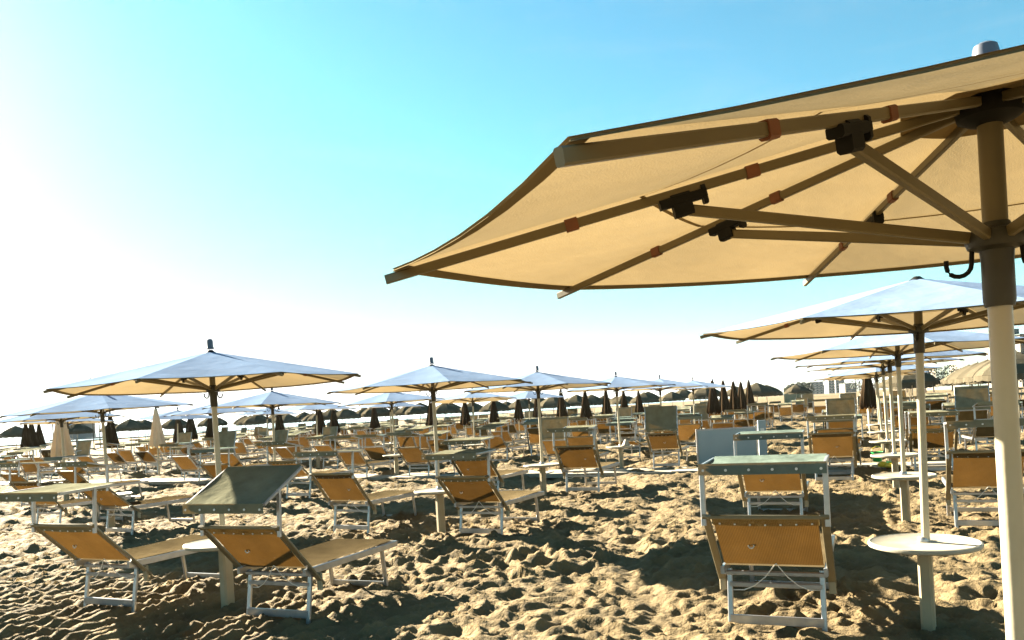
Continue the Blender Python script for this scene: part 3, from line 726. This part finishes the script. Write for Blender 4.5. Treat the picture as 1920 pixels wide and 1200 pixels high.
block(1572, 800, 9, 10, 16, 'white', 'broader white distant tower right of the slim tallest one', 6, 2)
block(1590, 700, 10, 12, 8, 'hull', 'beige distant house right of the white towers near the right row', 4, 3)
# trees
def tree(px, dist, h_, wdt, seed, label):
    q = at(px, dist); rg2 = random.Random(seed); tr = MB().tube([(0, 0, -.3), (.1, 0, h_ * .35), (0, .1, h_ * .75)], [.22, .16, .06], 7); cr = MB()
    for _ in range(5):
        a = rg2.uniform(0, 6.28); tr.tube([(0, 0, h_ * rg2.uniform(.3, .5)), (math.cos(a) * wdt * .35, math.sin(a) * wdt * .35, h_ * rg2.uniform(.55, .85))], [.09, .03], 5)
    for _ in range(420):
        a = rg2.uniform(0, 6.28); zz = rg2.random(); rr = wdt * .5 * (math.sin(math.pi * (.12 + .8 * zz)) ** .8) * rg2.uniform(.35, 1.12)
        c = Vector((math.cos(a) * rr, math.sin(a) * rr, h_ * (.25 + .78 * zz))); s_ = rg2.uniform(.18, .42)
        n1 = Vector((rg2.gauss(0, 1), rg2.gauss(0, 1), rg2.gauss(0, 1))).normalized(); n2 = n1.orthogonal().normalized(); n3 = n1.cross(n2)
        cr.add([c + n2 * s_, c + n3 * s_ * .6, c - n2 * s_, c - n3 * s_ * .6], [(0, 1, 2, 3)])
    spawn([('trunk', tr.mesh('trunk', 'bark'), -1), ('crown', cr.mesh('crown', 'leaf'), -1)], 'tree', label, 'tree', q, group='dark trees of the far tree line')
for k, (px, dist, h_, w_) in enumerate(((1481, 330, 5.2, 4), (1487, 340, 5.8, 3.4), (1493, 300, 5.2, 3.4), (1498, 320, 6.0, 3.4), (1503, 310, 5.3, 3.2), (1508, 330, 6.0, 3.4), (1514, 300, 5.2, 3.2), (1519, 320, 5.6, 3.2),
                                        (1735, 210, 5.5, 6), (1750, 215, 6, 7), (1785, 205, 6.5, 6), (1822, 200, 6, 6), (1612, 340, 7, 8), (1640, 320, 7, 8), (1700, 260, 6, 8), (1905, 180, 6, 6))):
    tree(px, dist, h_, w_, k, 'dark bushy tree in the far tree line' if k < 8 else 'dark tree in front of the apartment blocks behind the right parasols')
# reed fence of the next beach
fm = MB()
q0, q1 = at(1470, 150), at(1512, 165)
for k in range(22):
    a = q0.lerp(q1, k / 22); b2 = q0.lerp(q1, (k + .92) / 22); fm.bar((a.x, a.y, 1.4), (b2.x, b2.y, 1.4), .06, 2.8 + .1 * (k % 3))
single('reed_fence', fm, 'fence', 'olive reed fence far down the aisle below the tree line', 'fence')
# hills
def hill(pts, dist, label_name, dep):
    mb = MB(); n = len(pts); q = []
    for k, (px, h_) in enumerate(pts):
        a = at(px, dist); q += [(a.x, a.y, -.4), (a.x, a.y + dep * .5, h_), (a.x, a.y + dep * 1.2, h_ * .9), (a.x, a.y + dep * 2.0, -.4)]
    fs = []
    for k in range(n - 1):
        for j_ in range(3): fs.append((k*4 + j_, (k + 1)*4 + j_, (k + 1)*4 + j_ + 1, k*4 + j_ + 1))
    mb.add(q, fs); single('hills', mb, 'hill', kind='structure', smooth=True)
hill([(1430, 0), (1455, 45), (1478, 90), (1496, 118), (1513, 138), (1530, 126), (1548, 116), (1565, 124), (1585, 134), (1600, 115), (1630, 80), (1680, 60), (1760, 40), (1900, 0)], 6500, 'hills', 900)

# ------------------------------------------------------------------ sea haze
hz = MB().box((0, 1000, 74), (24000, 24000, 152))
M, nt = mat('haze_air'); out = nd(nt, 'ShaderNodeOutputMaterial'); pv_ = nd(nt, 'ShaderNodeVolumePrincipled')
pv_.inputs['Color'].default_value = (.80, .90, 1, 1); pv_.inputs['Density'].default_value = HAZE; pv_.inputs['Anisotropy'].default_value = .2
nt.links.new(pv_.outputs[0], out.inputs['Volume']); MT['haze'] = M
single('haze', hz, 'haze', kind='stuff')
# ------------------------------------------------------------------ light
SUN_AZ, SUN_EL = R(-45), R(22)          # azimuth clockwise from +Y
sd = Vector((math.sin(SUN_AZ) * math.cos(SUN_EL), math.cos(SUN_AZ) * math.cos(SUN_EL), math.sin(SUN_EL)))
L = bpy.data.lights.new('sun', 'SUN'); L.energy = 5.0; L.angle = R(.5); L.color = (1, .88, .68)
lo = bpy.data.objects.new('sun', L); COL.objects.link(lo); lo.rotation_euler = (-sd).to_track_quat('-Z', 'Y').to_euler(); lo.location = sd * 50
W = bpy.data.worlds.new('World'); scn.world = W; W.use_nodes = True; nt = W.node_tree; nt.nodes.clear()
sky = nd(nt, 'ShaderNodeTexSky'); sky.sky_type = 'NISHITA'; sky.sun_disc = False; sky.sun_elevation = SUN_EL; sky.sun_rotation = SUN_AZ
sky.air_density = 0.9; sky.dust_density = 0.3; sky.ozone_density = 1.5
bg = nd(nt, 'ShaderNodeBackground'); bg.inputs[1].default_value = .05
wo = nd(nt, 'ShaderNodeOutputWorld')
hs = nd(nt, 'ShaderNodeHueSaturation'); hs.inputs['Saturation'].default_value = 1.12
tn = nd(nt, 'ShaderNodeMix'); tn.data_type = 'RGBA'; tn.blend_type = 'MULTIPLY'; tn.inputs[0].default_value = 1; tn.inputs[7].default_value = (.262, .495, .42, 1)
nt.links.new(sky.outputs[0], hs.inputs['Color']); nt.links.new(hs.outputs[0], tn.inputs[6]); cl = nd(nt, 'ShaderNodeVectorMath'); cl.operation = 'MINIMUM'; cl.inputs[1].default_value = (1.95, 1.95, 1.95)     # keeps the glare round the sun from filling the shade
nt.links.new(tn.outputs[2], cl.inputs[0]); tc = nd(nt, 'ShaderNodeTexCoord'); mp = nd(nt, 'ShaderNodeMapping'); mp.inputs['Scale'].default_value = (1.2, 2.2, 6); mp.inputs['Rotation'].default_value = (.2, .3, .5)
cn = nd(nt, 'ShaderNodeTexNoise'); cn.inputs['Scale'].default_value = 1.6; cn.inputs['Detail'].default_value = 7; cn.inputs['Roughness'].default_value = .6; cn.inputs['Distortion'].default_value = .8
cr_ = nd(nt, 'ShaderNodeMapRange'); cr_.inputs[1].default_value = .50; cr_.inputs[2].default_value = .78; cr_.inputs[4].default_value = .22
cm = nd(nt, 'ShaderNodeMix'); cm.data_type = 'RGBA'; cm.inputs[7].default_value = (1.5, 1.75, 1.85, 1)
nt.links.new(tc.outputs['Generated'], mp.inputs[0]); nt.links.new(mp.outputs[0], cn.inputs['Vector']); nt.links.new(cn.outputs[0], cr_.inputs[0]); nt.links.new(cr_.outputs[0], cm.inputs[0])
nt.links.new(cl.outputs[0], cm.inputs[6]); nt.links.new(cm.outputs[2], bg.inputs[0]); nt.links.new(bg.outputs[0], wo.inputs[0])
scn.view_settings.view_transform = 'Standard'; scn.view_settings.look = 'None'; scn.view_settings.exposure = 3.45; scn.view_settings.gamma = 1
scn.render.engine = 'CYCLES'; scn.cycles.max_bounces = 6; scn.cycles.diffuse_bounces = 1; scn.cycles.use_denoising = True
